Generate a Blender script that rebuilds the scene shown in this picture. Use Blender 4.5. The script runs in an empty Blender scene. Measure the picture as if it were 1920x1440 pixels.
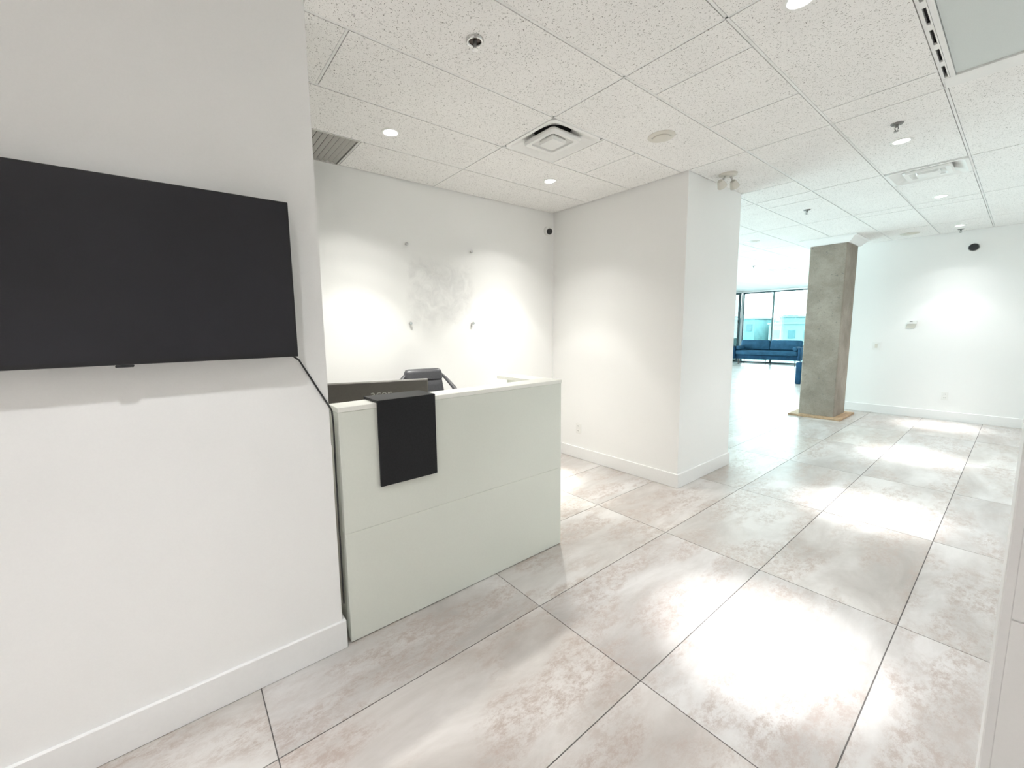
import bpy, bmesh, math, random
from mathutils import Vector, Matrix
random.seed(7)
SC = bpy.context.scene
COL = SC.collection
PI = math.pi
R = math.radians

# ---------------------------------------------------------------- camera
cam_d = bpy.data.cameras.new('camera')
cam = bpy.data.objects.new('camera', cam_d)
COL.objects.link(cam)
YAW, PITCH, ROLL, FPX, CX, CY = -0.917, -0.117, -0.016, 766.8, 919.1, 707.5
_f = Vector((math.sin(YAW)*math.cos(PITCH), math.cos(YAW)*math.cos(PITCH), math.sin(PITCH)))
_r = Vector((math.cos(YAW), -math.sin(YAW), 0)); _u = _r.cross(_f)
_c, _s = math.cos(ROLL), math.sin(ROLL)
_r2 = _c*_r + _s*_u; _u2 = -_s*_r + _c*_u
M = Matrix(((_r2.x, _u2.x, -_f.x, 0), (_r2.y, _u2.y, -_f.y, 0), (_r2.z, _u2.z, -_f.z, 1.465), (0, 0, 0, 1)))
cam.matrix_world = M
cam_d.sensor_fit = 'HORIZONTAL'; cam_d.sensor_width = 36
cam_d.lens = 36*FPX/1920
cam_d.shift_x = (960-CX)/1920; cam_d.shift_y = (CY-720)/1920
cam_d.clip_start = 0.02; cam_d.clip_end = 600
SC.camera = cam

# ---------------------------------------------------------------- world, exposure
SC.view_settings.view_transform = 'Standard'
SC.view_settings.look = 'None'
SC.view_settings.gamma = 1
SC.view_settings.use_curve_mapping = False
SC.view_settings.exposure = 1.14
SC.cycles.use_denoising = True
SC.cycles.max_bounces = 12; SC.cycles.diffuse_bounces = 8; SC.cycles.glossy_bounces = 4
SC.cycles.transparent_max_bounces = 12
SC.cycles.sample_clamp_indirect = 6
SC.cycles.caustics_reflective = False; SC.cycles.caustics_refractive = False
W = bpy.data.worlds.new('overcast_sky'); SC.world = W; W.use_nodes = True
bg = W.node_tree.nodes['Background']
bg.inputs[0].default_value = (0.86, 0.972, 1.0, 1); bg.inputs[1].default_value = 6.0
LOBBY_W, ALCOVE_W = 640.0, 1120.0          # watts of each downlight beam
LOBBY_C, ALCOVE_C = (0.98, 0.985, 1.0), (1.0, 0.985, 0.925)

# ---------------------------------------------------------------- dimensions (metres, floor z = 0)
ZC = 2.751          # ceiling face
XL = -1.821         # face of the television wall, desk front and pillar side
XB = -3.367         # back wall of the reception alcove
YA, YB = 3.519, 4.557   # thick wall block beside the alcove
YF = 9.074          # far corridor wall
XW, YW = -6.79, 17.6    # office window walls
XR, YN = 2.6, -2.6      # hidden right and near walls
ZT = 2.86           # top of walls

# ---------------------------------------------------------------- node helpers
def newmat(name):
    m = bpy.data.materials.new(name); m.use_nodes = True
    nt = m.node_tree; b = nt.nodes['Principled BSDF']
    return m, nt, b
def nd(nt, t, **kw):
    n = nt.nodes.new(t)
    for k, v in kw.items(): setattr(n, k, v)
    return n
def ramp(nt, fac, stops):
    n = nt.nodes.new('ShaderNodeValToRGB'); e = n.color_ramp.elements
    while len(e) < len(stops): e.new(0.5)
    for i, (p, c) in enumerate(stops):
        e[i].position = p; e[i].color = (*c, 1) if len(c) == 3 else c
    nt.links.new(fac, n.inputs[0]); return n
def noise(nt, vec, scale, detail=4, rough=.55, dist=0):
    n = nt.nodes.new('ShaderNodeTexNoise')
    n.inputs['Scale'].default_value = scale; n.inputs['Detail'].default_value = detail
    n.inputs['Roughness'].default_value = rough; n.inputs['Distortion'].default_value = dist
    if vec is not None: nt.links.new(vec, n.inputs['Vector'])
    return n
def bump(nt, b, h, strength, dist=.002):
    n = nt.nodes.new('ShaderNodeBump'); n.inputs['Strength'].default_value = strength
    n.inputs['Distance'].default_value = dist
    nt.links.new(h, n.inputs['Height']); nt.links.new(n.outputs[0], b.inputs['Normal'])
def mix(nt, fac, a, b, mode='MIX'):
    n = nt.nodes.new('ShaderNodeMix'); n.data_type = 'RGBA'; n.blend_type = mode
    for s, v in ((n.inputs[0], fac), (n.inputs[6], a), (n.inputs[7], b)):
        if hasattr(v, 'is_linked'): nt.links.new(v, s)
        elif isinstance(v, (int, float)): s.default_value = v
        else: s.default_value = (*v, 1)
    return n.outputs[2]
def simple(name, col, rough=.5, metal=0, nscale=30, var=.04, bstr=.05, spec=.5, coat=0):
    m, nt, b = newmat(name)
    pos = nd(nt, 'ShaderNodeTexCoord').outputs['Object']
    n = noise(nt, pos, nscale, 3)
    lo = tuple(max(0, c*(1-var)) for c in col); hi = tuple(min(1, c*(1+var)) for c in col)
    rp = ramp(nt, n.outputs[0], [(.3, lo), (.7, hi)])
    nt.links.new(rp.outputs[0], b.inputs['Base Color'])
    b.inputs['Roughness'].default_value = rough; b.inputs['Metallic'].default_value = metal
    b.inputs['Specular IOR Level'].default_value = spec
    if coat: b.inputs['Coat Weight'].default_value = coat; b.inputs['Coat Roughness'].default_value = .08
    if bstr: bump(nt, b, n.outputs[0], bstr)
    return m
def emis(name, col, s):
    m, nt, b = newmat(name)
    b.inputs['Base Color'].default_value = (.8, .8, .8, 1)
    b.inputs['Emission Color'].default_value = (*col, 1); b.inputs['Emission Strength'].default_value = s
    return m

# ---------------------------------------------------------------- materials
M_wall = simple('wall_paint', (.87, .87, .86), .55, nscale=160, var=.008, bstr=.06, spec=.35)
M_trim = simple('trim_paint', (.84, .84, .835), .35, nscale=60, var=.01, bstr=.01)
M_dark = simple('plenum_dark', (.035, .035, .035), .9, bstr=0)
M_grid = simple('grid_enamel', (.80, .80, .79), .35, bstr=0)
M_white = simple('white_plastic', (.82, .82, .80), .35, nscale=40, var=.01, bstr=0)
M_cream = simple('cream_plastic', (.66, .64, .58), .45, nscale=40, var=.01, bstr=0)
M_enamel = simple('diffuser_enamel', (.80, .80, .785), .3, nscale=40, var=.01, bstr=0)
M_chrome = simple('brushed_chrome', (.62, .61, .60), .25, 1, nscale=80, var=.05, bstr=0)
M_gun = simple('dull_dark_metal', (.22, .215, .21), .4, .6, nscale=80, var=.05, bstr=0)
M_black = simple('black_plastic', (.018, .018, .02), .3, nscale=60, var=.1, bstr=.01)
M_screen = simple('television_glass', (.012, .012, .016), .33, nscale=3, var=.2, bstr=0, spec=.5)
M_bezel = simple('television_bezel', (.012, .012, .014), .35, nscale=40, var=.1, bstr=0)
M_pblack = simple('black_laminate', (.011, .011, .0125), .5, nscale=120, var=.25, bstr=.04, spec=.25)
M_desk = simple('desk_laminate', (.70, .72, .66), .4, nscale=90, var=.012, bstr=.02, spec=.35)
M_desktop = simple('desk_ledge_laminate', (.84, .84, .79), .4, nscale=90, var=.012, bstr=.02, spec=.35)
M_mon = simple('monitor_shell', (.115, .105, .095), .45, nscale=90, var=.05, bstr=.03)
M_monedge = simple('monitor_edge', (.45, .44, .42), .35, nscale=60, var=.03, bstr=0)
M_leather = simple('charcoal_leather', (.055, .055, .062), .42, nscale=110, var=.15, bstr=.25)
M_navy = simple('navy_velvet', (.012, .055, .115), .75, nscale=8, var=.25, bstr=.15, spec=.2)
M_navyc = simple('navy_cushion_velvet', (.024, .085, .155), .75, nscale=6, var=.22, bstr=.15, spec=.2)
M_wood = simple('raw_pine', (.46, .31, .19), .6, nscale=25, var=.25, bstr=.1)
M_darkleg = simple('dark_walnut_leg', (.07, .045, .035), .4, nscale=30, var=.2, bstr=0)
M_frame = simple('window_frame_dark', (.03, .07, .08), .4, nscale=30, var=.05, bstr=0)
M_frameW = simple('window_frame_pale', (.75, .78, .78), .4, nscale=30, var=.02, bstr=0)
M_grille = simple('grille_metal', (.62, .61, .58), .45, nscale=60, var=.04, bstr=0)
M_panelg = simple('lens_acrylic', (.60, .64, .63), .5, nscale=300, var=.03, bstr=.05)
M_grout = simple('grout', (.14, .13, .125), .9, nscale=200, var=.1, bstr=.1)
M_lens = emis('lamp_lens', (1, .98, .95), 14)
M_buildA = simple('far_building_render', (.075, .185, .19), .9, nscale=.3, var=.3, bstr=0)
M_buildB = simple('far_building_pale', (.13, .20, .205), .9, nscale=.2, var=.2, bstr=0)
M_bwin = simple('far_building_window', (.03, .09, .10), .6, nscale=.5, var=.2, bstr=0)
M_ground = simple('far_paving', (.085, .165, .17), .95, nscale=.15, var=.35, bstr=0)

# wall with the greyish ghost of a removed sign
def ghost_wall():
    m, nt, b = newmat('wall_paint_sign_ghost')
    pos = nd(nt, 'ShaderNodeNewGeometry').outputs['Position']
    sep = nd(nt, 'ShaderNodeSeparateXYZ'); nt.links.new(pos, sep.inputs[0])
    nw = noise(nt, pos, 7, 5, .65, .6)
    def band(sock, c, half, soft):
        a = nd(nt, 'ShaderNodeMath', operation='SUBTRACT'); nt.links.new(sock, a.inputs[0]); a.inputs[1].default_value = c
        ab = nd(nt, 'ShaderNodeMath', operation='ABSOLUTE'); nt.links.new(a.outputs[0], ab.inputs[0])
        w = nd(nt, 'ShaderNodeMath', operation='MULTIPLY_ADD'); nt.links.new(nw.outputs[0], w.inputs[0]); w.inputs[1].default_value = .16
        nt.links.new(ab.outputs[0], w.inputs[2])
        mr = nd(nt, 'ShaderNodeMapRange'); mr.interpolation_type = 'SMOOTHSTEP'
        nt.links.new(w.outputs[0], mr.inputs[0]); mr.inputs[1].default_value = half+.08+soft; mr.inputs[2].default_value = half+.08-soft
        return mr.outputs[0]
    by = band(sep.outputs['Y'], 2.03, .33, .06); bz = band(sep.outputs['Z'], 1.80, .28, .07)
    mu = nd(nt, 'ShaderNodeMath', operation='MULTIPLY'); nt.links.new(by, mu.inputs[0]); nt.links.new(bz, mu.inputs[1])
    n2 = noise(nt, pos, 9, 6, .7, .8)
    r2 = ramp(nt, n2.outputs[0], [(.36, (0, 0, 0)), (.62, (1, 1, 1))])
    mm = nd(nt, 'ShaderNodeMath', operation='MULTIPLY'); nt.links.new(mu.outputs[0], mm.inputs[0]); nt.links.new(r2.outputs[0], mm.inputs[1])
    c = mix(nt, mm.outputs[0], (.87, .87, .86), (.76, .76, .755))
    nt.links.new(c, b.inputs['Base Color']); b.inputs['Roughness'].default_value = .55
    b.inputs['Specular IOR Level'].default_value = .35
    bump(nt, b, noise(nt, pos, 160, 3).outputs[0], .06)
    return m
M_ghost = ghost_wall()

def tile_ceiling():
    m, nt, b = newmat('mineral_fibre_tile')
    pos = nd(nt, 'ShaderNodeNewGeometry').outputs['Position']
    n1 = noise(nt, pos, 150, 2, .5, 1.2)
    holes = ramp(nt, n1.outputs[0], [(.345, (0, 0, 0)), (.375, (1, 1, 1))])
    n2 = noise(nt, pos, 3, 3); base = ramp(nt, n2.outputs[0], [(.3, (.87, .86, .845)), (.7, (.905, .895, .88))])
    n3 = noise(nt, pos, 420, 2)
    fine = ramp(nt, n3.outputs[0], [(.3, (.92, .92, .92)), (.55, (1, 1, 1))])
    c1 = mix(nt, 1.0, base.outputs[0], fine.outputs[0], 'MULTIPLY')
    c = mix(nt, holes.outputs[0], (.26, .25, .235), c1)
    nt.links.new(c, b.inputs['Base Color']); b.inputs['Roughness'].default_value = .85
    b.inputs['Specular IOR Level'].default_value = .2
    bump(nt, b, holes.outputs[0], .35, .002)
    return m
M_ctile = tile_ceiling()

def tile_floor():
    m, nt, b = newmat('porcelain_stone_tile')
    pos = nd(nt, 'ShaderNodeNewGeometry').outputs['Position']
    oi = nd(nt, 'ShaderNodeObjectInfo')
    off = nd(nt, 'ShaderNodeVectorMath', operation='SCALE'); off.inputs[0].default_value = (37, 91, 13)
    nt.links.new(oi.outputs['Random'], off.inputs['Scale'])
    add = nd(nt, 'ShaderNodeVectorMath', operation='ADD'); nt.links.new(pos, add.inputs[0]); nt.links.new(off.outputs[0], add.inputs[1])
    mp = nd(nt, 'ShaderNodeMapping'); mp.inputs['Scale'].default_value = (2.5, .85, 1); nt.links.new(add.outputs[0], mp.inputs[0])
    n1 = noise(nt, mp.outputs[0], 1.25, 8, .62, .5)
    base = ramp(nt, n1.outputs[0], [(.28, (.36, .335, .315)), (.46, (.48, .46, .44)), (.62, (.60, .585, .57)), (.8, (.55, .53, .51))])
    mp2 = nd(nt, 'ShaderNodeMapping'); mp2.inputs['Scale'].default_value = (1.5, .75, 1); nt.links.new(add.outputs[0], mp2.inputs[0])
    n2 = noise(nt, mp2.outputs[0], 20, 8, .85, .12)
    flecks = ramp(nt, n2.outputs[0], [(.38, (0, 0, 0)), (.46, (.12, .12, .12)), (.58, (1, 1, 1))])
    n3 = noise(nt, mp.outputs[0], 2.2, 3, .5, .4)
    patch = ramp(nt, n3.outputs[0], [(.42, (0, 0, 0)), (.56, (1, 1, 1))])
    mu = mix(nt, 1.0, flecks.outputs[0], patch.outputs[0], 'MULTIPLY')
    sc = nd(nt, 'ShaderNodeMath', operation='MULTIPLY'); nt.links.new(mu, sc.inputs[0]); sc.inputs[1].default_value = .95
    c = mix(nt, sc.outputs[0], base.outputs[0], (.40, .34, .305))
    # warm/cool drift from tile to tile
    tint = ramp(nt, oi.outputs['Random'], [(0, (1.0, .97, .95)), (.5, (.97, .97, .98)), (1, (1.0, .985, .96))])
    c = mix(nt, 1.0, c, tint.outputs[0], 'MULTIPLY')
    nt.links.new(c, b.inputs['Base Color'])
    rr = ramp(nt, n2.outputs[0], [(.3, (.27, .27, .27)), (.7, (.36, .36, .36))])
    nt.links.new(rr.outputs[0], b.inputs['Roughness']); b.inputs['Specular IOR Level'].default_value = .5
    bump(nt, b, n2.outputs[0], .05, .001)
    return m
M_ftile = tile_floor()

def concrete():
    m, nt, b = newmat('bare_concrete')
    pos = nd(nt, 'ShaderNodeNewGeometry').outputs['Position']
    n1 = noise(nt, pos, 2.2, 7, .65, .4)
    base = ramp(nt, n1.outputs[0], [(.3, (.225, .195, .162)), (.5, (.31, .268, .225)), (.72, (.41, .362, .31))])
    n2 = noise(nt, pos, 22, 5, .7, .4)
    sp = ramp(nt, n2.outputs[0], [(.60, (0, 0, 0)), (.70, (1, 1, 1))])
    c = mix(nt, sp.outputs[0], base.outputs[0], (.20, .185, .17))
    n3 = noise(nt, pos, 80, 3); f = ramp(nt, n3.outputs[0], [(.25, (.85, .85, .85)), (.6, (1, 1, 1))])
    c = mix(nt, 1.0, c, f.outputs[0], 'MULTIPLY')
    nt.links.new(c, b.inputs['Base Color']); b.inputs['Roughness'].default_value = .85
    bump(nt, b, n2.outputs[0], .4, .004)
    return m
M_conc = concrete()

def glass():
    m, nt, b = newmat('window_glass')
    nt.nodes.remove(b)
    out = nt.nodes['Material Output']
    t = nd(nt, 'ShaderNodeBsdfTransparent'); t.inputs[0].default_value = (.90, .98, .98, 1)
    g = nd(nt, 'ShaderNodeBsdfGlossy'); g.inputs['Roughness'].default_value = .02
    fr = nd(nt, 'ShaderNodeFresnel'); fr.inputs[0].default_value = 1.45
    mx = nd(nt, 'ShaderNodeMixShader'); nt.links.new(fr.outputs[0], mx.inputs[0])
    nt.links.new(t.outputs[0], mx.inputs[1]); nt.links.new(g.outputs[0], mx.inputs[2]); nt.links.new(mx.outputs[0], out.inputs[0])
    return m
M_glass = glass()

# ---------------------------------------------------------------- mesh helpers
class MB:
    """collects shapes; build() links them as one mesh object"""
    def __init__(s): s.bm = bmesh.new()
    def box(s, x0, x1, y0, y1, z0, z1, bev=0, seg=2, mat=None):
        v = [s.bm.verts.new(c) for c in ((x0,y0,z0),(x1,y0,z0),(x1,y1,z0),(x0,y1,z0),(x0,y0,z1),(x1,y0,z1),(x1,y1,z1),(x0,y1,z1))]
        if mat is not None:
            for q in v: q.co = mat @ q.co
        fs = [s.bm.faces.new([v[i] for i in f]) for f in ((3,2,1,0),(4,5,6,7),(0,1,5,4),(1,2,6,5),(2,3,7,6),(3,0,4,7))]
        if bev:
            es = {e for f in fs for e in f.edges}
            bmesh.ops.bevel(s.bm, geom=list(es), offset=bev, segments=seg, profile=.5, affect='EDGES', clamp_overlap=True)
        return s
    def lathe(s, prof, n=32, mat=None, close=False):
        """prof: (r, z) list revolved about z"""
        rings = []
        for r, z in prof:
            if r < 1e-6: rings.append([s.bm.verts.new((0, 0, z))])
            else: rings.append([s.bm.verts.new((r*math.cos(2*PI*i/n), r*math.sin(2*PI*i/n), z)) for i in range(n)])
        for a, b in zip(rings, rings[1:]):
            for i in range(n):
                j = (i+1) % n
                if len(a) == 1 and len(b) == 1: continue
                if len(a) == 1: f = (a[0], b[j], b[i])
                elif len(b) == 1: f = (a[i], a[j], b[0])
                else: f = (a[i], a[j], b[j], b[i])
                s.bm.faces.new(f)
        if mat is not None:
            for rg in rings:
                for q in rg: q.co = mat @ q.co
        return s
    def tube(s, pts, r, n=10, flat=None):
        """round (or flattened) tube along pts"""
        pts = [Vector(p) for p in pts]; rings = []
        up = Vector((0, 0, 1))
        for i, p in enumerate(pts):
            t = (pts[min(i+1, len(pts)-1)] - pts[max(i-1, 0)]).normalized()
            ref = up if abs(t.dot(up)) < .95 else Vector((1, 0, 0))
            a = t.cross(ref).normalized(); b = t.cross(a).normalized()
            rr = r[i] if isinstance(r, (list, tuple)) else r
            rb = rr*(flat or 1)
            rings.append([s.bm.verts.new(p + a*rr*math.cos(2*PI*k/n) + b*rb*math.sin(2*PI*k/n)) for k in range(n)])
        for A, B in zip(rings, rings[1:]):
            for k in range(n): s.bm.faces.new((A[k], A[(k+1) % n], B[(k+1) % n], B[k]))
        s.bm.faces.new(rings[0][::-1]); s.bm.faces.new(rings[-1])
        return s
    def quadring(s, loops):
        """connect successive vertex loops of equal length"""
        L = [[s.bm.verts.new(p) for p in lp] for lp in loops]
        for A, B in zip(L, L[1:]):
            n = len(A)
            for k in range(n): s.bm.faces.new((A[k], A[(k+1) % n], B[(k+1) % n], B[k]))
        return L
    def build(s, name, mat, parent=None, smooth=False, loc=None):
        bmesh.ops.recalc_face_normals(s.bm, faces=s.bm.faces[:])
        me = bpy.data.meshes.new(name); s.bm.to_mesh(me); s.bm.free()
        me.materials.append(mat)
        if smooth:
            me.shade_smooth()
            try: me.set_sharp_from_angle(angle=R(38))
            except Exception: pass
        o = bpy.data.objects.new(name, me); COL.objects.link(o)
        if parent: o.parent = parent
        if loc: o.location = loc
        return o
def thing(name, label, cat, loc=(0, 0, 0), rz=0, group=None):
    o = bpy.data.objects.new(name, None); COL.objects.link(o)
    o.empty_display_size = .1
    o.location = loc; o.rotation_euler = (0, 0, rz)
    o['label'] = label; o['category'] = cat
    if group: o['group'] = group
    return o
def tag(o, label, cat, group=None, kind=None):
    o['label'] = label; o['category'] = cat
    if group: o['group'] = group
    if kind: o['kind'] = kind
    return o
def struct(name, mb, mat, label, cat='wall'):
    return tag(mb.build(name, mat), label, cat, kind='structure')
def copy_tree(o, loc, label, rz=None):
    def cp(a, par):
        c = a.copy(); COL.objects.link(c)
        if par: c.parent = par
        for ch in list(a.children): cp(ch, c)
        return c
    c = cp(o, None); c.location = loc; c['label'] = label
    if rz is not None: c.rotation_euler = (0, 0, rz)
    return c
def at(x, y, z): return Matrix.Translation((x, y, z))
def rot(axis, deg): return Matrix.Rotation(R(deg), 4, axis)

# ---------------------------------------------------------------- structure: walls
WT = .13
walls = []   # plan rectangles the ceiling and floor pieces are cut against
def wall(name, x0, x1, y0, y1, label, mat=M_wall, z0=0, z1=ZT):
    walls.append((x0, x1, y0, y1))
    return struct(name, MB().box(x0, x1, y0, y1, z0, z1), mat, label)
wall('wall_left', XL-WT, XL, YN, .508, 'white painted wall carrying the black television')
wall('wall_back', XB-WT, XB, YN, YA, 'white back wall of the reception alcove with grey sign ghost', M_ghost)
wall('wall_center', XB-WT, XL, YA, YB, 'thick white wall block between the alcove and the bright office')
wall('wall_far', -2.0, XR, YF, YF+.15, 'white far corridor wall behind the concrete column')
wall('wall_near', XB-WT, XR+.1, YN-.1, YN, 'white wall behind the viewpoint')
wall('wall_end', XR, XR+.1, YN, YF, 'white wall closing the corridor on the right')
wall('wall_partition', -2.0, -1.87, YF+.15, YW, 'white partition along the right of the open office')
wall('wall_office', XW-.15, XB-WT, YB-.15, YB, 'white wall closing the near end of the open office')

# right foreground wall, a corner with a hairline seam at waist height
x0, y0 = .0122, 1.0
walls.append((x0, XR, y0, y0+.32))
wr = MB().box(x0+.012, XR, y0+.004, y0+.32, 0, ZT)
wr.box(x0+.012, XR, y0, y0+.0045, 0, 1.0); wr.box(x0+.012, XR, y0, y0+.0045, 1.0035, ZT)
wr = struct('wall_right', wr, M_wall, 'grey shaded wall end at the right edge with a thin horizontal seam')
MB().box(x0, x0+.013, y0-.0005, y0+.32, 0, ZT, .002, 1).build('corner_bead', M_trim, wr)

# window walls of the office: piers and frames are built with the windows
struct('wall_window_sill', MB().box(XW-.15, -1.87, YW, YW+.15, -.05, .03), M_wall, 'low curb under the far office windows')
struct('wall_window_header', MB().box(XW-.15, -1.87, YW, YW+.15, 2.70, ZT), M_wall, 'white header above the far office windows')
struct('wall_side_sill', MB().box(XW-.15, XW, YB, YW, -.05, .03), M_wall, 'low curb under the left office windows')
struct('wall_side_header', MB().box(XW-.15, XW, YB, YW, 2.70, ZT), M_wall, 'white header above the left office windows')

def window(n, a0, a1, axis, label, mull=()):
    """glazed bay; axis 'x' stands at y = YW, axis 'y' stands at x = XW"""
    def bx(mb, u0, u1, z0, z1, d0=.03, d1=.09):
        if axis == 'x': mb.box(u0, u1, YW+d0, YW+d1, z0, z1)
        else: mb.box(XW-d1*.7, XW-d0, u0, u1, z0, z1)
    f = MB()
    bx(f, a0, a0+.028, .03, 2.70); bx(f, a1-.028, a1, .03, 2.70)
    bx(f, a0+.028, a1-.028, .03, .075); bx(f, a0+.028, a1-.028, 2.655, 2.70)
    w = struct(f'window_{n}', f, M_frame, label, 'window')
    g = MB(); bx(g, a0+.028, a1-.028, .075, 2.655, .055, .061); g.build('pane', M_glass, w)
    for m_ in mull:
        q = MB(); bx(q, m_-.03, m_+.03, .075, 2.655, .062, .10); q.build('mullion', M_frameW, w)
    return w
window(1, XW+.032, -4.50, 'x', 'large far window behind the blue sofa', (-5.76,))
window(2, -4.50, -1.90, 'x', 'far window hidden behind the concrete column', (-3.2,))
ys = [YB+.1, 8.0, 11.2, 14.4, YW-.02]
for k in range(4):
    window(3+k, ys[k], ys[k+1], 'y', ('first', 'second', 'third', 'last')[k]+' office side window counting from the reception')
struct('trim_corner_post', MB().box(XW-.028, XW+.031, YW-.019, YW+.10, .03, 2.70), M_frameW, 'white corner post between the office window walls', 'post')
# daylight portals in the glazing
def portal(name, loc, rotm, sx, sy):
    d = bpy.data.lights.new(name, 'AREA'); d.shape = 'RECTANGLE'; d.size = sx; d.size_y = sy
    d.cycles.is_portal = True
    o = bpy.data.objects.new(name, d); COL.objects.link(o); o.location = loc; o.rotation_euler = rotm
portal('window_light_portal', ((XW-1.9)/2, YW+.13, 1.37), (R(-90), 0, 0), 5.0, 2.66)
portal('window_light_portal.001', (XW-.13, (YB+YW)/2, 1.37), (0, R(-90), 0), 2.66, YW-YB)

# slab above the suspended ceiling
ceiling = struct('ceiling', MB().box(XW-.3, XR+.2, YN-.2, YW+.3, ZT, ZT+.1), M_dark, 'white suspended tile ceiling', 'ceiling')

# ---------------------------------------------------------------- cutting pieces against the walls
def subtract(rects, w):
    out = []
    for (a, b, c, d) in rects:
        x0, x1, y0, y1 = w
        if x1 <= a or x0 >= b or y1 <= c or y0 >= d: out.append((a, b, c, d)); continue
        if c < y0: out.append((a, b, c, y0))
        if y1 < d: out.append((a, b, y1, d))
        lo, hi = max(c, y0), min(d, y1)
        if a < x0: out.append((a, x0, lo, hi))
        if x1 < b: out.append((x1, b, lo, hi))
    return [r for r in out if r[1]-r[0] > .008 and r[3]-r[2] > .008]
GAPS = [(a-.006, b+.006, c-.006, d+.006) for a, b, c, d in walls]
def outside(x0, x1, y0, y1):
    cx, cy = (x0+x1)/2, (y0+y1)/2
    return (cy < YB-.1 and x1 < XB) or (cy > YF+.1 and x0 > -1.9)
BOUND = (XW+.004, XR-.006, YN+.006, YW-.004)
def clip(rc):
    a, b, c, d = rc
    a, b, c, d = max(a, BOUND[0]), min(b, BOUND[1]), max(c, BOUND[2]), min(d, BOUND[3])
    if b-a < .01 or d-c < .01: return []
    rs = [(a, b, c, d)]
    for w in GAPS: rs = subtract(rs, w)
    return [r for r in rs if not outside(*r)]

# ---------------------------------------------------------------- ceiling tiles
GX, GXS, GY, GYS = -.877, .498, 1.958, 1.538
ex = lambda k: GX + k*GXS          # grid lines along y
ey = lambda k: GY + k*GYS
# cells holding something else than a plain tile: column k spans ex(k)..ex(k+1)
D1 = (-2.371, -1.873, 1.958, 2.456)       # first square diffuser
D2 = (-.877, -.379, 5.060, 5.558)         # second square diffuser
GR = (-3.365, -2.869, .50, 1.12)          # return grille
TRF = (-.379, .219, .90, 3.496)           # troffer
D3 = (-3.865, -3.367, 11.19, 11.69)       # far office diffuser
splits = {(-3, 0): [2.84], (-3, -1): [.70], (-1, 0): [2.24, 2.885], (0, 0): [3.241], (0, 3): [6.846], (-2, 1): [YB],
          (-1, 3): [6.80], (-2, 2): [5.36]}
HOLES = [D1, D2, GR, TRF, D3]
bars = []
ntile = 0
G = .0088
for k in range(-13, 7):
    for j in range(-3, 11):
        xa, xb, ya, yb = ex(k), ex(k+1), ey(j), ey(j+1)
        cuts = [ya] + splits.get((k, j), []) + [yb]
        for h in HOLES:        # fixture cells cut the row at their ends
            if abs(h[0]-xa) < .1 or (h is TRF and xa > -.45 and xa < .15):
                for e in (h[2], h[3]):
                    if ya+.02 < e < yb-.02: cuts.append(e)
        cuts.sort()
        for e in cuts[1:-1]: bars.append((xa+.008, xb-.008, e-.006, e+.006))
        for c0, c1 in zip(cuts, cuts[1:]):
            rs = clip((xa+G, xb-G, c0+G, c1-G))
            for h in HOLES: 
                nr = []
                for r in rs: nr += subtract([r], (h[0]-.004, h[1]+.004, h[2]-.004, h[3]+.004))
                rs = nr
            if not rs: continue
            mb = MB()
            ox, oy = (xa+xb)/2, (c0+c1)/2
            for r in rs: mb.box(r[0]-ox, r[1]-ox, r[2]-oy, r[3]-oy, 0, .016)
            mb.build('ceiling_tile', M_ctile, ceiling, loc=(ox, oy, ZC)); ntile += 1
def bar(rc):
    rs = clip(rc)
    for h in HOLES:
        nr = []
        for r in rs: nr += subtract([r], (h[0]+.0062, h[1]-.0062, h[2]+.0062, h[3]-.0062))
        rs = nr
    if rs:
        mb = MB()
        for r in rs: mb.box(r[0], r[1], r[2], r[3], ZC+.002, ZC+.03)
        mb.build('grid_bar', M_grid, ceiling)
for k in range(-13, 7): bar((ex(k)-.006, ex(k)+.006, YN, YW))
for j in range(-2, 11): bar((XW, XR, ey(j)-.006, ey(j)+.006))
for b_ in bars: bar(b_)

# ---------------------------------------------------------------- floor tiles
FX, FXS, FY, FYS = -2.047, .595, .164, 1.256
floor = struct('floor', MB().box(XW-.15, XR+.1, YN-.1, YW+.15, -.12, -.0025), M_grout, 'pale stone-look porcelain tile floor', 'floor')
g = .0022
shared = {}
for i in range(-9, 9):
    for j in range(-3, 15):
        xa, xb, ya, yb = FX+i*FXS, FX+(i+1)*FXS, FY+j*FYS, FY+(j+1)*FYS
        full = (xa+g, xb-g, ya+g, yb-g)
        a, b, c, d = max(full[0], BOUND[0]), min(full[1], BOUND[1]), max(full[2], BOUND[2]), min(full[3], BOUND[3])
        if b-a < .01 or d-c < .01: continue
        rs = [(a, b, c, d)]
        for w in walls: rs = subtract(rs, w)
        rs = [r for r in rs if not outside(*r)]
        if not rs: continue
        ox, oy = (xa+xb)/2, (ya+yb)/2
        if rs == [full] and 'm' in shared:
            o = bpy.data.objects.new('floor_tile', shared['m']); COL.objects.link(o); o.parent = floor; o.location = (ox, oy, 0); continue
        mb = MB()
        for r in rs: mb.box(r[0]-ox, r[1]-ox, r[2]-oy, r[3]-oy, -.009, 0)
        o = mb.build('floor_tile', M_ftile, floor, loc=(ox, oy, 0))
        if rs == [full]: shared['m'] = o.data

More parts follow.
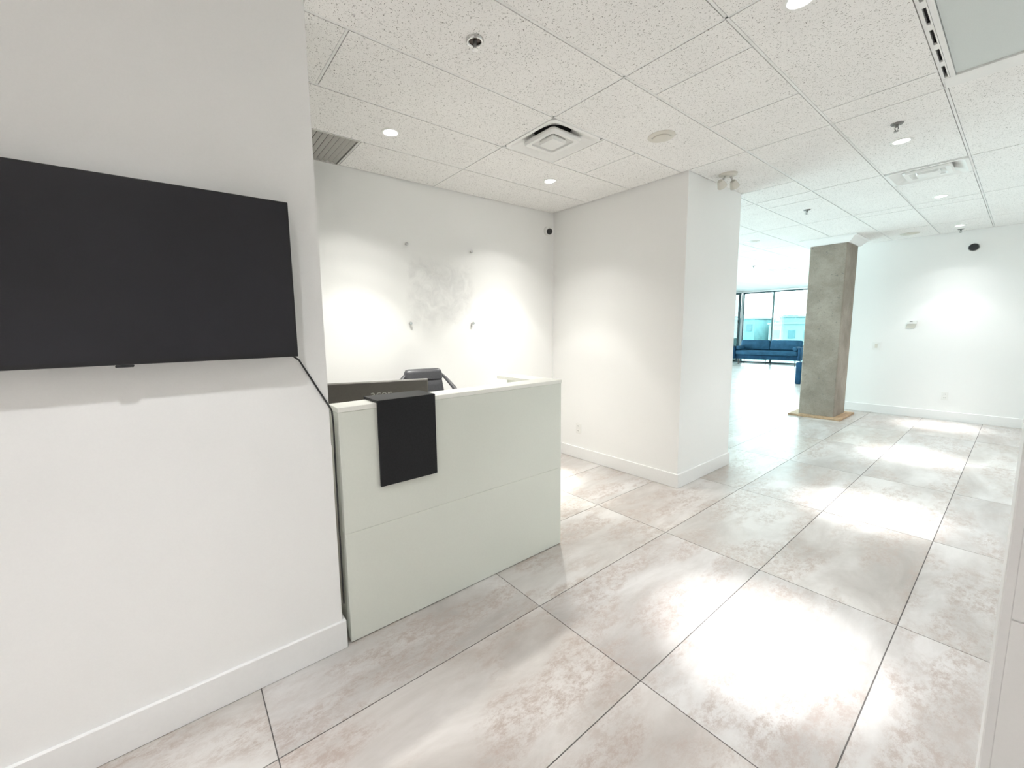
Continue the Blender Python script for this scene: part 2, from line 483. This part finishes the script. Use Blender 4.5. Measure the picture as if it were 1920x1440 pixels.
# ---------------------------------------------------------------- baseboards
def baseboard(name, runs, label, h=.13):
    mb = MB()
    for (x0, x1, y0, y1) in runs: mb.box(x0, x1, y0, y1, 0, h, .003, 1)
    return struct(name, mb, M_trim, label, 'baseboard')
t = .015
baseboard('baseboard_left', [(XL, XL+t, YN+.01, .508+t), (XL-WT, XL, .508, .508+t)], 'white baseboard under the television wall', .138)
baseboard('baseboard_back', [(XB, XB+t, YN+.01, YA-t)], 'white baseboard behind the reception desk')
baseboard('baseboard_center', [(XB+t, XL+t, YA-t, YA), (XL, XL+t, YA, YB+t), (XB, XL, YB, YB+t)], 'white baseboard around the thick wall block', .13)
baseboard('baseboard_far', [(-2.0, XR-.01, YF-t, YF)], 'white baseboard along the far corridor wall', .135)

# ---------------------------------------------------------------- concrete column
col = thing('concrete_column', 'bare concrete column with white crown trim and pine base board', 'column', (-1.925, 8.28, 0))
MB().box(-.225, .225, -.31, .31, 0, ZC-.01, .012, 2).build('column_shaft', M_conc, col)
cr = MB()
def sq(a, b, z): return [(-a, -b, z), (a, -b, z), (a, b, z), (-a, b, z)]
cr.quadring([sq(.226, .311, 2.655), sq(.245, .33, 2.655), sq(.262, .347, 2.668), sq(.315, .40, 2.728), sq(.342, .427, 2.738), sq(.342, .427, 2.7495), sq(.226, .311, 2.7495)])
cr.build('crown_trim', M_trim, col)
pb = MB()
pb.box(-.335, .335, -.425, -.312, 0, .03, .003, 1); pb.box(-.335, -.227, -.31, .40, 0, .03, .003, 1); pb.box(.227, .335, -.31, .40, 0, .03, .003, 1); pb.box(-.226, .226, .312, .40, 0, .03, .003, 1)
pb.build('base_board', M_wood, col)

# ---------------------------------------------------------------- reception desk
desk = thing('reception_desk', 'pale laminate reception desk with raised transaction ledge beside the television wall', 'desk', (XL, .545, 0))
DL = 1.980-.545
MB().box(-.13, 0, 0, DL, .004, .5393, .0015, 1).build('lower_front_panel', M_desk, desk)
MB().box(-.13, 0, 0, DL, .540, 1.108, .0015, 1).build('upper_front_panel', M_desk, desk)
MB().box(-.137, .002, -.002, DL+.002, 1.1085, 1.1305, .0015, 1).build('transaction_ledge', M_desktop, desk)
MB().box(-.50, -.131, DL-.045, DL, .004, 1.108, .0015, 1).build('side_panel', M_desk, desk)
MB().box(-.50, -.138, DL-.14, DL, 1.1085, 1.1305, .0015, 1).build('return_ledge', M_desktop, desk)
MB().box(-.68, -.131, 0, .03, .004, .715, .0015, 1).build('side_panel', M_desk, desk)
MB().box(-.70, -.131, 0, DL-.046, .716, .744, .0015, 1).build('worktop', M_desktop, desk)
wf = MB()
ya_, yb_ = .722-.545, 1.028-.545
wf.box(.0025, .0155, ya_, yb_, .727, 1.1435, .001, 1)
wf.box(-.16, .0025, ya_, yb_, 1.1310, 1.1435)
bp = wf.build('waterfall_panel', M_pblack, desk); bp['label'] = 'matte black panel folded over the front of the ledge'

# ---------------------------------------------------------------- monitor behind the ledge
ang = math.atan2(-.194, .547)
mon = thing('computer_monitor', 'dark grey computer monitor seen from behind over the desk ledge', 'monitor', (-2.315, .925, .744), -math.atan2(.194, .547))
MB().box(-.018, .006, -.305, .305, .065, .422, .006, 2).build('shell', M_mon, mon)
MB().box(-.024, -.0182, -.308, .308, .062, .426, .002, 1).build('bezel', M_monedge, mon)
MB().box(-.0255, -.0242, -.300, .300, .075, .418).build('screen', M_screen, mon)
MB().box(.0065, .028, -.09, .09, .12, .30, .008, 2).box(.012, .03, -.03, .03, .005, .22, .004, 2).build('stand', M_mon, mon)
MB().box(-.11, .10, -.12, .12, .0005, .012, .004, 2).build('foot', M_mon, mon)
def text_mesh(s, size, ext, name, mat, parent, loc, rotm, sx=1):
    c = bpy.data.curves.new(name, 'FONT'); c.body = s; c.size = size; c.extrude = ext; c.align_x = 'CENTER'
    c.resolution_u = 3
    o = bpy.data.objects.new(name, c); COL.objects.link(o)
    dg = bpy.context.evaluated_depsgraph_get()
    me = bpy.data.meshes.new_from_object(o.evaluated_get(dg))
    bpy.data.objects.remove(o)
    me.materials.clear(); me.materials.append(mat)
    n = bpy.data.objects.new(name, me); COL.objects.link(n)
    n.parent = parent; n.location = loc; n.rotation_euler = rotm; n.scale = (sx, 1, 1)
    return n
text_mesh('acer', .062, .0006, 'logo_lettering', M_monedge, mon, (.0068, .025, .331), (R(90), 0, R(90)), 1.15)

# ---------------------------------------------------------------- office chair
ch = thing('office_chair', 'dark grey leather office chair with looped arms behind the reception desk', 'chair', (-2.79, 1.565, 0), R(-14))
sb = MB(); sb.lathe([(.0, .04), (.035, .04), (.035, .10), (.028, .11), (.028, .30), (.018, .30), (.018, .43), (0, .43)], 20)
sb.build('gas_lift', M_black, ch, True)
for k in range(5):
    a = 2*PI*k/5+.3
    l = MB(); l.tube([(.03*math.cos(a), .03*math.sin(a), .085), (.17*math.cos(a), .17*math.sin(a), .075), (.30*math.cos(a), .30*math.sin(a), .062)], [.022, .018, .013], 10)
    lg = l.build('base_leg', M_black, ch, True)
    c = MB(); mt = at(.30*math.cos(a), .30*math.sin(a), .0265) @ Matrix.Rotation(a, 4, 'Z') @ rot('X', 90)
    c.lathe([(0, -.024), (.026, -.024), (.026, -.006), (.012, -.004), (.012, .004), (.026, .006), (.026, .024), (0, .024)], 16, mt)
    c.build('caster', M_black, lg, True)
st = MB(); st.box(-.24, .26, -.25, .25, .44, .55, .045, 4); st.build('seat', M_leather, ch, True)
# backrest: tapered padded slab leaning back, rounded crown
bk = MB()
def bsec(z, w, d, x, n=28):
    pts = []
    for i in range(n):
        a = 2*PI*i/n; ca, sa = math.cos(a), math.sin(a); p = .45
        pts.append((x + d*math.copysign(abs(ca)**p, ca), w*math.copysign(abs(sa)**p, sa), z))
    return pts
L = bk.quadring([bsec(.50, .16, .03, -.20), bsec(.52, .185, .042, -.205), bsec(.70, .195, .05, -.225), bsec(.88, .178, .050, -.25), bsec(1.00, .163, .048, -.262),
     bsec(1.046, .158, .045, -.268), bsec(1.052, .155, .038, -.268), bsec(1.06, .160, .047, -.268), bsec(1.115, .157, .046, -.274), bsec(1.136, .147, .038, -.276), bsec(1.144, .128, .024, -.277)])
bk.bm.faces.new(L[0][::-1]); bk.bm.faces.new(L[-1])
bk.build('backrest', M_leather, ch, True)
for sgn in (-1, 1):
    a = MB()
    a.tube([(-.268, sgn*.150, 1.10), (-.255, sgn*.190, 1.06), (-.20, sgn*.245, .98), (-.10, sgn*.285, .86), (.03, sgn*.295, .765), (.14, sgn*.29, .715), (.195, sgn*.28, .65), (.17, sgn*.26, .56), (.08, sgn*.245, .49)],
           [.018, .021, .024, .027, .03, .03, .025, .02, .016], 12, .6)
    a.build('arm', M_leather, ch, True)

# ---------------------------------------------------------------- television
tv = thing('television', 'wide black wall-mounted television on the left wall', 'television', (XL, -.135, 1.365))
TD = .075
sc = (abs(XL)-TD)/abs(XL)         # the set stands proud of the wall
y0, y1 = (-.69)*sc+.135, (.400)*sc+.135
z0, z1 = 1.465-(1.465-1.366)*sc-1.365, 1.465+(1.976-1.465)*sc-1.365
MB().box(TD-.035, TD, y0, y1, z0, z1, .003, 2).build('bezel', M_bezel, tv)
MB().box(TD+.0002, TD+.0016, y0+.009, y1-.009, z0+.014, z1-.009).build('screen', M_screen, tv)
MB().box(TD-.02, TD+.001, (-.163)*sc+.135, (-.115)*sc+.135, z0-.008, z0-.0005, .002, 1).build('sensor_bump', M_bezel, tv)
MB().box(.001, TD-.036, -.25, .25, .12, .42, .004, 1).build('wall_bracket', M_black, tv)
cb = MB()
cb.tube([(XL+.030, .355, 1.385), (XL+.012, .398, 1.352), (XL+.0045, .43, 1.294), (XL+.0045, .47, 1.217), (XL+.0045, .500, 1.160), (XL+.004, .513, 1.136), (XL-.002, .520, 1.12), (XL-.01, .5255, 1.06), (XL-.02, .526, .8), (XL-.02, .526, .2)], .0038, 8)
tag(cb.build('cable', M_black, smooth=True), 'thin black cable from the television corner down behind the desk', 'cable')

# ---------------------------------------------------------------- wall bits
def standoff(y, z, label):
    o = thing('sign_standoff', label, 'standoff', (XB, y, z), 0, 'metal sign standoffs on the alcove wall')
    MB().lathe([(0, 0), (.008, 0), (.008, .016), (0, .016)], 16, rot('Y', 90)).build('barrel', M_chrome, o, True)
    MB().lathe([(0, .0165), (.0125, .0165), (.0135, .018), (.0135, .027), (.012, .029), (0, .029)], 20, rot('Y', 90)).build('cap', M_chrome, o, True)
standoff(1.671, 2.215, 'upper left metal standoff beside the grey sign ghost')
standoff(2.361, 2.216, 'upper right metal standoff beside the grey sign ghost')
standoff(1.682, 1.529, 'lower left metal standoff beneath the grey sign ghost')
standoff(2.362, 1.527, 'lower right metal standoff beneath the grey sign ghost')

def dome_camera(loc, direction, label):
    o = thing('security_camera', label, 'camera', loc, 0, 'wall turret security cameras')
    rm = rot('Y', 90) if direction == 'x' else rot('X', 90)
    MB().lathe([(0, .0005), (.05, .0005), (.052, .006), (.048, .022), (.040, .032), (0, .034)], 32, rm).build('mount', M_white, o, True)
    aim = (at(.042, -.004, -.012) @ rot('Z', -40) @ rot('Y', 100)) if direction == 'x' else (at(0, -.042, -.012) @ rot('X', 105) )
    MB().lathe([(0, -.03), (.02, -.028), (.036, -.012), (.040, .006), (.036, .020), (.032, .022)], 32, aim).build('ball', M_white, o, True)
    MB().lathe([(.0325, .021), (.031, .026), (.02, .030), (0, .031)], 32, aim).build('lens_face', M_black, o, True)
    return o
dome_camera((XB, 3.415, 2.547), 'x', 'white turret camera with black lens high in the alcove corner')
dc = thing('security_camera', 'black turret camera high on the far corridor wall', 'camera', (-.540, YF, 2.505), 0, 'wall turret security cameras')
MB().lathe([(0, .0005), (.058, .0005), (.060, .008), (.052, .028), (0, .03)], 32, rot('X', 90)).build('mount', M_white, dc, True)
MB().lathe([(0, .0305), (.05, .0305), (.053, .040), (.045, .065), (.022, .08), (0, .084)], 32, rot('X', 90)).build('ball', M_black, dc, True)

def outlet(loc, rz, label, w=.075, h=.118, kind='outlet'):
    o = thing(kind, label, 'outlet' if kind == 'wall_outlet' else 'switch', loc, rz)   # faces local -y
    MB().box(-w/2, w/2, -.006, -.0004, -h/2, h/2, .002, 2).build('cover_plate', M_white, o)
    if kind == 'wall_outlet':
        for s in (-1, 1):
            q = MB().box(-.017, .017, -.0085, -.0062, s*.027-.0165, s*.027+.0165, .001, 1).build('receptacle', M_white, o)
            MB().box(-.009, -.006, -.0092, -.0086, s*.027-.004, s*.027+.008).box(.006, .009, -.0092, -.0086, s*.027-.004, s*.027+.008).build('slot', M_black, q)
    else:
        MB().box(-.017, .017, -.0095, -.0062, -.033, .033, .002, 1).build('rocker', M_cream, o)
    return o
outlet((-2.972, YA, .342), 0, 'white double outlet low on the alcove side wall', kind='wall_outlet')
outlet((-.657, YF, .364), 0, 'white double outlet low on the far corridor wall', kind='wall_outlet')
outlet((-1.464, YF, 1.096), 0, 'white square wall plate on the far wall right of the column', .10, .125, kind='wall_plate')
th = thing('access_reader', 'cream wall keypad with sloped underside on the far corridor wall', 'keypad', (-1.075, YF, 1.455)); th.scale = (.66, .8, .66)
MB().box(-.085, .075, -.030, -.0005, -.02, .055, .004, 2).build('housing', M_white, th)
sh = MB(); Ls = sh.quadring([[(-.085, -.026, -.021), (.07, -.026, -.021), (.04, -.008, -.125), (-.105, -.008, -.125)], [(-.085, -.001, -.021), (.07, -.001, -.021), (.04, -.001, -.125), (-.105, -.001, -.125)]])
sh.bm.faces.new(Ls[0]); sh.bm.faces.new(Ls[1][::-1]); sh.build('lower_flap', M_cream, th)
MB().box(-.045, .005, -.0325, -.0305, .032, .045).build('display', M_black, th)
for q in (-.035, .0): MB().box(q-.008, q+.008, -.0325, -.0305, -.002, .012).build('button', M_grille, th)

# ---------------------------------------------------------------- ceiling fixtures
def downlight(loc, label, watts, colr, group='round recessed downlights'):
    o = thing('recessed_downlight', label, 'light', loc, 0, group)
    MB().lathe([(.042, -.001), (.046, -.0045), (.058, -.0045), (.063, -.0005), (.063, .0)], 40).build('trim_ring', M_white, o, True)
    MB().lathe([(0, -.0022), (.041, -.0022), (.0415, .0), (0, .0004)], 40).build('lens', M_lens, o, True)
    add_beam(o, watts, colr, 4 if watts == ALCOVE_W else 0); return o
BEAM = ((0, .80), (5, .62), (8, .32), (12, .12), (22, .062), (30, .042), (38, .014), (46, .006), (56, 0))
def add_beam(o, watts, colr, tilt=0):
    d = bpy.data.lights.new('beam', 'SPOT'); d.energy = watts; d.color = colr; d.spot_size = R(165); d.spot_blend = .3
    # reflector lamp: bright core, wide weak skirt (strength against the angle from the axis)
    d.use_nodes = True; nt = d.node_tree; em_ = nt.nodes['Emission']
    tc = nd(nt, 'ShaderNodeTexCoord'); sp = nd(nt, 'ShaderNodeSeparateXYZ'); nt.links.new(tc.outputs['Normal'], sp.inputs[0])
    ab = nd(nt, 'ShaderNodeMath', operation='ABSOLUTE'); nt.links.new(sp.outputs['Z'], ab.inputs[0])
    ac = nd(nt, 'ShaderNodeMath', operation='ARCCOSINE'); nt.links.new(ab.outputs[0], ac.inputs[0])
    mr = nd(nt, 'ShaderNodeMath', operation='MULTIPLY'); nt.links.new(ac.outputs[0], mr.inputs[0]); mr.inputs[1].default_value = 2/PI
    rp = ramp(nt, mr.outputs[0], [(deg/90, (v, v, v)) for deg, v in BEAM]); rp.color_ramp.interpolation = 'EASE'
    nt.links.new(rp.outputs[0], em_.inputs['Strength'])
    d.shadow_soft_size = .035
    l = bpy.data.objects.new('beam', d); COL.objects.link(l); l.parent = o; l.location = (0, 0, -.042); l.rotation_euler = (R(-tilt*.5), R(tilt), 0)
downlight((-.655, 2.090, ZC), 'round downlight cut by the top edge of the photo', LOBBY_W, LOBBY_C)
downlight((-.651, 4.227, ZC), 'round downlight just below the sprinkler in the corridor ceiling', LOBBY_W, LOBBY_C)
downlight((-.645, 6.374, ZC), 'round downlight between the second square diffuser and the far wall', LOBBY_W, LOBBY_C)
downlight((-.653, 8.493, ZC), 'farthest round downlight close to the far corridor wall', LOBBY_W, LOBBY_C)
downlight((-2.633, 1.230, ZC), 'round downlight nearest the metal grille in the alcove ceiling', ALCOVE_W, ALCOVE_C)
downlight((-2.657, 2.732, ZC), 'round downlight nearest the alcove corner camera', ALCOVE_W, ALCOVE_C)
# first inferred from the television shadow, the rest unseen extras added for ambient light
downlight((-.95, -.10, ZC), 'round downlight above the viewpoint out of frame', LOBBY_W, LOBBY_C)
downlight((.5, -1.9, ZC), 'unseen fill downlight added behind the viewpoint', LOBBY_W, LOBBY_C)
downlight((1.5, 4.227, ZC), 'unseen fill downlight added in the right of the corridor', LOBBY_W, LOBBY_C)
downlight((1.5, 7.4, ZC), 'unseen fill downlight added at the right end of the corridor', LOBBY_W, LOBBY_C)

downlight((1.7, -1.0, ZC), 'unseen fill downlight added right behind the viewpoint', LOBBY_W, LOBBY_C)  # this and the following lamps: unseen, added to lift ceiling and ambient brightness
downlight((-.2, -2.0, ZC), 'unseen fill downlight added near the wall behind the viewpoint', LOBBY_W, LOBBY_C)
downlight((1.5, 2.09, ZC), 'unseen fill downlight added behind the shaded wall end', LOBBY_W, LOBBY_C)
downlight((1.5, 5.9, ZC), 'unseen fill downlight added in the middle of the corridor end', LOBBY_W, LOBBY_C)
downlight((-.95, -1.9, ZC), 'unseen fill downlight added behind the viewpoint near the television wall', LOBBY_W, LOBBY_C)

def round_on_square(half, r, z0, z1, n=48, x=0, y=0):
    """loops going from a square to a circle"""
    sqp, cp = [], []
    for i in range(n):
        a = 2*PI*(i+.5)/n; ca, sa = math.cos(a), math.sin(a); m = max(abs(ca), abs(sa))
        sqp.append((half*ca/m, half*sa/m, z0)); cp.append((r*ca, r*sa, z1))
    return sqp, cp
def diffuser(loc, label):
    o = thing('air_diffuser', label, 'air vent', loc, 0, 'square ceiling air diffusers')
    n = 48
    def sql(h, z): return round_on_square(h, 1, z, z, n)[0]
    f = MB()
    s2, c2 = round_on_square(.212, .135, .000, .055, n)
    f.quadring([sql(.243, .012), sql(.243, -.004), sql(.222, -.006), s2, c2, [(x, y, .09) for x, y, z in c2]])
    f.build('frame', M_enamel, o)
    MB().lathe([(0, .088), (.137, .088), (.137, .092), (0, .092)], 32).build('duct_opening', M_dark, o)
    p = MB()
    s1, c1 = round_on_square(.105, .075, .006, .035, n)
    p.quadring([sql(.140, .022), sql(.148, .006), sql(.138, -.008), sql(.108, -.005), s1, c1, [(x*.8, y*.8, .045) for x, y, z in c1]])
    p.build('louver', M_enamel, o)
    q = MB(); L_ = q.quadring([sql(.060, .022), sql(.072, .004), sql(.066, -.014), sql(.03, -.017)])
    q.bm.faces.new(L_[-1]); q.bm.faces.new(L_[0][::-1]); q.build('center_plate', M_enamel, o)
    return o
dif = diffuser((-2.122, 2.207, ZC), 'square four-way air diffuser in the alcove ceiling')
copy_tree(dif, (-.628, 5.309, ZC), 'square air diffuser between two corridor downlights')
copy_tree(dif, (-3.616, 11.44, ZC), 'pale air diffuser far off in the open office ceiling')

# return grille over the alcove
gr = thing('return_grille', 'grey louvred return grille in the alcove ceiling by the television wall', 'air vent', (GR[0], GR[2], ZC))
gw, gl = GR[1]-GR[0], GR[3]-GR[2]
MB().box(.002, gw-.002, .002, .012, -.002, .02).box(.002, gw-.002, gl-.012, gl-.002, -.002, .02).box(.002, .012, .013, gl-.013, -.002, .02).box(gw-.012, gw-.002, .013, gl-.013, -.002, .02).build('frame', M_grille, gr)
MB().box(.013, gw-.013, .013, gl-.013, .022, .03).build('backing', M_dark, gr)
for k in range(16):
    yy = .030+k*.0372
    s_ = MB(); s_.box(-gw/2+.013, gw/2-.013, -.0016, .0016, -.014, .014, mat=at(gw/2, yy, .010) @ rot('X', 50))
    s_.build('slat', M_grille, gr)

# troffer with a slotted side strip
tr = thing('ceiling_troffer', 'unlit grey lens panel with a slotted strip in the corridor ceiling', 'ceiling panel', (TRF[0], TRF[3], ZC))
tw, tl = TRF[1]-TRF[0], TRF[3]-TRF[2]
fr_ = MB()
fr_.box(.003, tw-.003, -.140, -.003, -.006, .03, .001, 1)
fr_.box(.003, tw-.003, -tl+.003, -tl+.1, -.006, .03, .001, 1)
fr_.box(.0275, .046, -tl+.1, -.141, -.006, .03); fr_.box(tw-.06, tw-.003, -tl+.1, -.141, -.006, .03)
fr_.build('frame', M_enamel, tr)
MB().box(.0475, tw-.061, -tl+.101, -.1425, .004, .02).build('lens_panel', M_panelg, tr)
ss = MB(); yy = -.142; pos_ = []; gp = .012
while yy > -tl+.30:
    ss.box(.003, .0262, yy-gp, yy, -.005, .004); yy -= gp; gp = .056
    pos_.append(yy); ss.box(.003, .008, yy-.155, yy, -.005, .004); ss.box(.0205, .0262, yy-.155, yy, -.005, .004); yy -= .155
ss.box(.003, .0262, -tl+.1, yy, -.005, .004)
strip = ss.build('slot_strip', M_enamel, tr)
for y_ in pos_: MB().box(.0081, .0204, y_-.1548, y_-.0002, .018, .022).build('slot', M_dark, strip)

# speaker / smoke discs
def disc(name, loc, r, label, mat, cat):
    o = thing(name, label, cat, loc)
    MB().lathe([(r, 0), (r, -.004), (r*.93, -.009), (r*.66, -.010)], 40).build('rim', mat, o, True)
    MB().lathe([(r*.655, -.0095), (r*.63, -.017), (r*.5, -.020), (0, -.0205)], 40).build('cone_cover', mat, o, True)
    return o
d_ = disc('ceiling_speaker', (-1.618, 2.74, ZC), .088, 'cream round ceiling disc between the alcove diffuser and the wall block', M_cream, 'speaker')
for a_ in (.5, 2.2, 3.9): MB().lathe([(0, -.0105), (.005, -.0105), (.004, -.013), (0, -.013)], 10, at(.062*math.cos(a_), .062*math.sin(a_), .0)).build('screw', M_grille, d_)
disc('ceiling_speaker', (-1.141, 8.60, ZC), .105, 'grey round ceiling disc near the top of the far corridor wall', M_cream, 'speaker')
disc('ceiling_speaker', (-2.70, 7.23, ZC), .10, 'small round ceiling disc in the office side left of the column', M_white, 'speaker')

# sprinklers
def pendent(loc, label, group='pendent sprinklers'):
    o = thing('sprinkler', label, 'sprinkler', loc, R(30), group)
    MB().lathe([(.012, -.010), (.028, -.008), (.034, -.0005), (.034, 0)], 28).build('escutcheon', M_gun, o, True)
    b_ = MB(); b_.lathe([(0, -.002), (.0085, -.002), (.0085, -.020), (.006, -.024), (0, -.024)], 16)
    b_.tube([(-.007, 0, -.021), (-.009, 0, -.034), (-.002, 0, -.046)], .0026, 6); b_.tube([(.007, 0, -.021), (.009, 0, -.034), (.002, 0, -.046)], .0026, 6)
    b_.build('frame_arms', M_gun, o, True)
    MB().lathe([(0, -.046), (.013, -.047), (.013, -.049), (0, -.050)], 20).build('deflector', M_gun, o, True)
    return o
pendent((-.62, 3.84, ZC), 'pendent sprinkler beside the corridor downlight')
pendent((-1.621, 5.80, ZC), 'pendent sprinkler in the office-side ceiling left of the column')
pendent((-.666, 8.84, ZC), 'pendent sprinkler just below the farthest corridor downlight')
pendent((-3.75, 10.2, ZC), 'tiny pendent sprinkler far in the open office ceiling')
rs_ = thing('sprinkler', 'chrome recessed sprinkler near the top of the photo', 'sprinkler', (-1.610, 1.178, ZC))
MB().lathe([(.029, .0), (.027, -.006), (.030, -.010), (.036, -.010), (.040, -.003), (.040, 0)], 36).build('escutcheon', M_chrome, rs_, True)
MB().lathe([(0, -.0008), (.0285, -.0008), (.0285, -.0016), (0, -.0016)], 28).build('cup', M_darkleg, rs_)
fb = MB(); fb.lathe([(0, -.002), (.009, -.002), (.009, -.018), (0, -.018)], 14)
fb.tube([(-.008, 0, -.014), (-.011, 0, -.026), (-.003, 0, -.038)], .0025, 6); fb.tube([(.008, 0, -.014), (.011, 0, -.026), (.003, 0, -.038)], .0025, 6)
fb.build('frame_arms', M_gun, rs_, True)
MB().lathe([(0, -.038), (.014, -.039), (.014, -.041), (0, -.042)], 18).build('deflector', M_chrome, rs_, True)

# twin emergency spot heads
em = thing('emergency_light', 'cream twin-head emergency spotlight on the ceiling beside the wall block', 'light', (-1.66, 3.87, ZC))
MB().lathe([(.072, 0), (.070, -.012), (.055, -.018), (0, -.019)], 36).build('base_plate', M_cream, em, True)
for (dx, dy, rx, ry, w_) in ((-.030, -.052, 48, -30, .9), (.03, .048, 30, 38, 1)):
    mt = at(dx, dy, -.082) @ rot('Z', 40 if dy < 0 else -60) @ rot('X', rx) @ rot('Y', ry)
    h = MB().lathe([(0, .034), (.020, .032), (.026, .018), (.036, -.018), (.038, -.030), (.034, -.032), (.031, -.024), (0, -.022)], 28, mt).build('lamp_head', M_cream, em, True)
    MB().lathe([(0, -.0235), (.030, -.0255), (.030, -.027), (0, -.027)], 24, mt).build('lens', M_white, h, True)
    MB().tube([(dx*.35, dy*.45, -.018), (dx*.6, dy*.6, -.035), (dx*.9, dy*.9, -.058)], .008, 10).build('swivel', M_chrome, em, True)

# ---------------------------------------------------------------- sofa
so = thing('sofa', 'long navy blue sofa with bolsters in front of the far window', 'sofa', (-5.675, 17.20, 0))
hw = 1.075
MB().box(-hw+.085, hw-.085, -.29, .30, .215, .36, .02, 2).build('base', M_navy, so, True)
MB().box(-hw+.085, hw-.085, .23, .38, .361, .74, .04, 3).build('back', M_navy, so, True)
MB().box(-hw+.095, hw-.095, -.35, .225, .365, .535, .045, 3).build('seat_cushion', M_navyc, so, True)
for s in (-1, 1):
    x_ = sorted((s*hw, s*(hw-.082)))
    MB().box(x_[0], x_[1], -.36, .38, .215, .67, .02, 2).build('arm', M_navy, so, True)
    xc = s*(hw-.32)
    bo = MB(); bo.lathe([(0, -.29), (.05, -.285), (.075, -.26), (.080, 0), (.075, .26), (.05, .285), (0, .29)], 24, at(s*(hw-.175), -.05, .620) @ rot('X', 90))
    bo.build('bolster', M_navyc, so, True)
    x_ = sorted((s*.004, s*(hw-.10)))
    cu = MB(); cu.box(x_[0], x_[1], -.085, .085, .0, .37, .055, 4, at(0, .13, .535) @ rot('X', -12)); cu.build('back_cushion', M_navyc, so, True)
for x_, y_ in ((-.90, -.24), (0, -.24), (.90, -.24), (-.90, .30), (0, .30), (.90, .30)):
    MB().lathe([(0, 0), (.010, 0), (.017, .214), (0, .214)], 12, at(x_, y_, 0)).build('leg', M_darkleg, so, True)

# armchair half hidden by the column
ac = thing('armchair', 'dark armchair block half hidden behind the concrete column', 'armchair', (-2.93, 12.45, 0))
MB().box(-.33, .33, -.36, .36, .04, .30, .03, 2).build('base', M_navy, ac, True)
MB().box(-.325, .325, -.37, .22, .305, .43, .04, 3).build('seat_cushion', M_navyc, ac, True)
MB().box(-.33, .33, .225, .40, .305, .74, .04, 3).build('backrest', M_navy, ac, True)
for s in (-1, 1):
    x_ = sorted((s*.335, s*.445)); MB().box(x_[0], x_[1], -.39, .40, .0, .54, .025, 2).build('arm', M_navy, ac, True)

# ---------------------------------------------------------------- outside
tag(MB().box(-160, 120, YW+8, 260, -6.2, -6).build('street_ground', M_ground), 'pale hazy ground far outside the windows', 'ground', kind='structure')
tag(MB().box(-12, 0, YW+.2, YW+2.6, -.25, -.05).build('balcony_slab', M_buildB), 'balcony slab outside the far windows', 'balcony', kind='structure')
rl = thing('glass_windscreen', 'pale glass windscreen with slim posts on the balcony outside', 'railing', (-6.5, YW+2.3, -.05))
MB().box(0, 6, -.02, .02, 1.87, 1.90).build('top_rail', M_buildA, rl)
for k, xx in enumerate((0.02, 1.6, 2.08, 3.7, 5.3)):
    MB().box(xx-.02, xx+.02, -.02, .02, 0, 1.869).build('post', M_buildA, rl)
for k, (xx, x2_) in enumerate(((.04, 1.58), (1.62, 2.06), (2.1, 3.68), (3.72, 5.28))):
    MB().box(xx, x2_, -.004, .004, .08, 1.869).build('panel', M_glass, rl)
bl = [(-29.5, -26.6, 74, 2.4, 'A'), (-26.2, -24.9, 82, 1.9, 'B'), (-24.5, -22.2, 78, 2.6, 'B'), (-21.9, -16.5, 66, 1.5, 'B'), (-60, -40, 95, 2.2, 'B'), (-16, -9, 74, 2.4, 'A')]
bnames = ('cyan-tinted distant building at the left of the far window', 'low pale distant building beside the cyan-tinted one', 'narrow distant tower seen past the window mullion', 'long low distant building right of the narrow tower', 'distant building left beyond the office corner', 'distant building hidden behind the column')
for (xa, xb, yy, hh, kd), nm in zip(bl, bnames):
    b_ = thing('building', nm, 'building', ((xa+xb)/2, yy, -6))
    w_ = (xb-xa)/2
    MB().box(-w_, w_, 0, 9, .001, hh+6).build('facade', M_buildA if kd == 'A' else M_buildB, b_)
    MB().box(-w_-.15, w_+.15, -.15, 9.1, hh+6.001, hh+6.25).build('parapet', M_buildB, b_)
    nx = max(2, int(w_*2/1.6))
    for r_ in range(3):
        for q in range(nx):
            cx_ = -w_+(q+.5)*2*w_/nx
            zz = hh+6-1.9-r_*2.6
            MB().box(cx_-.4, cx_+.4, -.08, -.001, zz, zz+1.1).build('window', M_bwin, b_)
print('ceiling tiles', ntile)
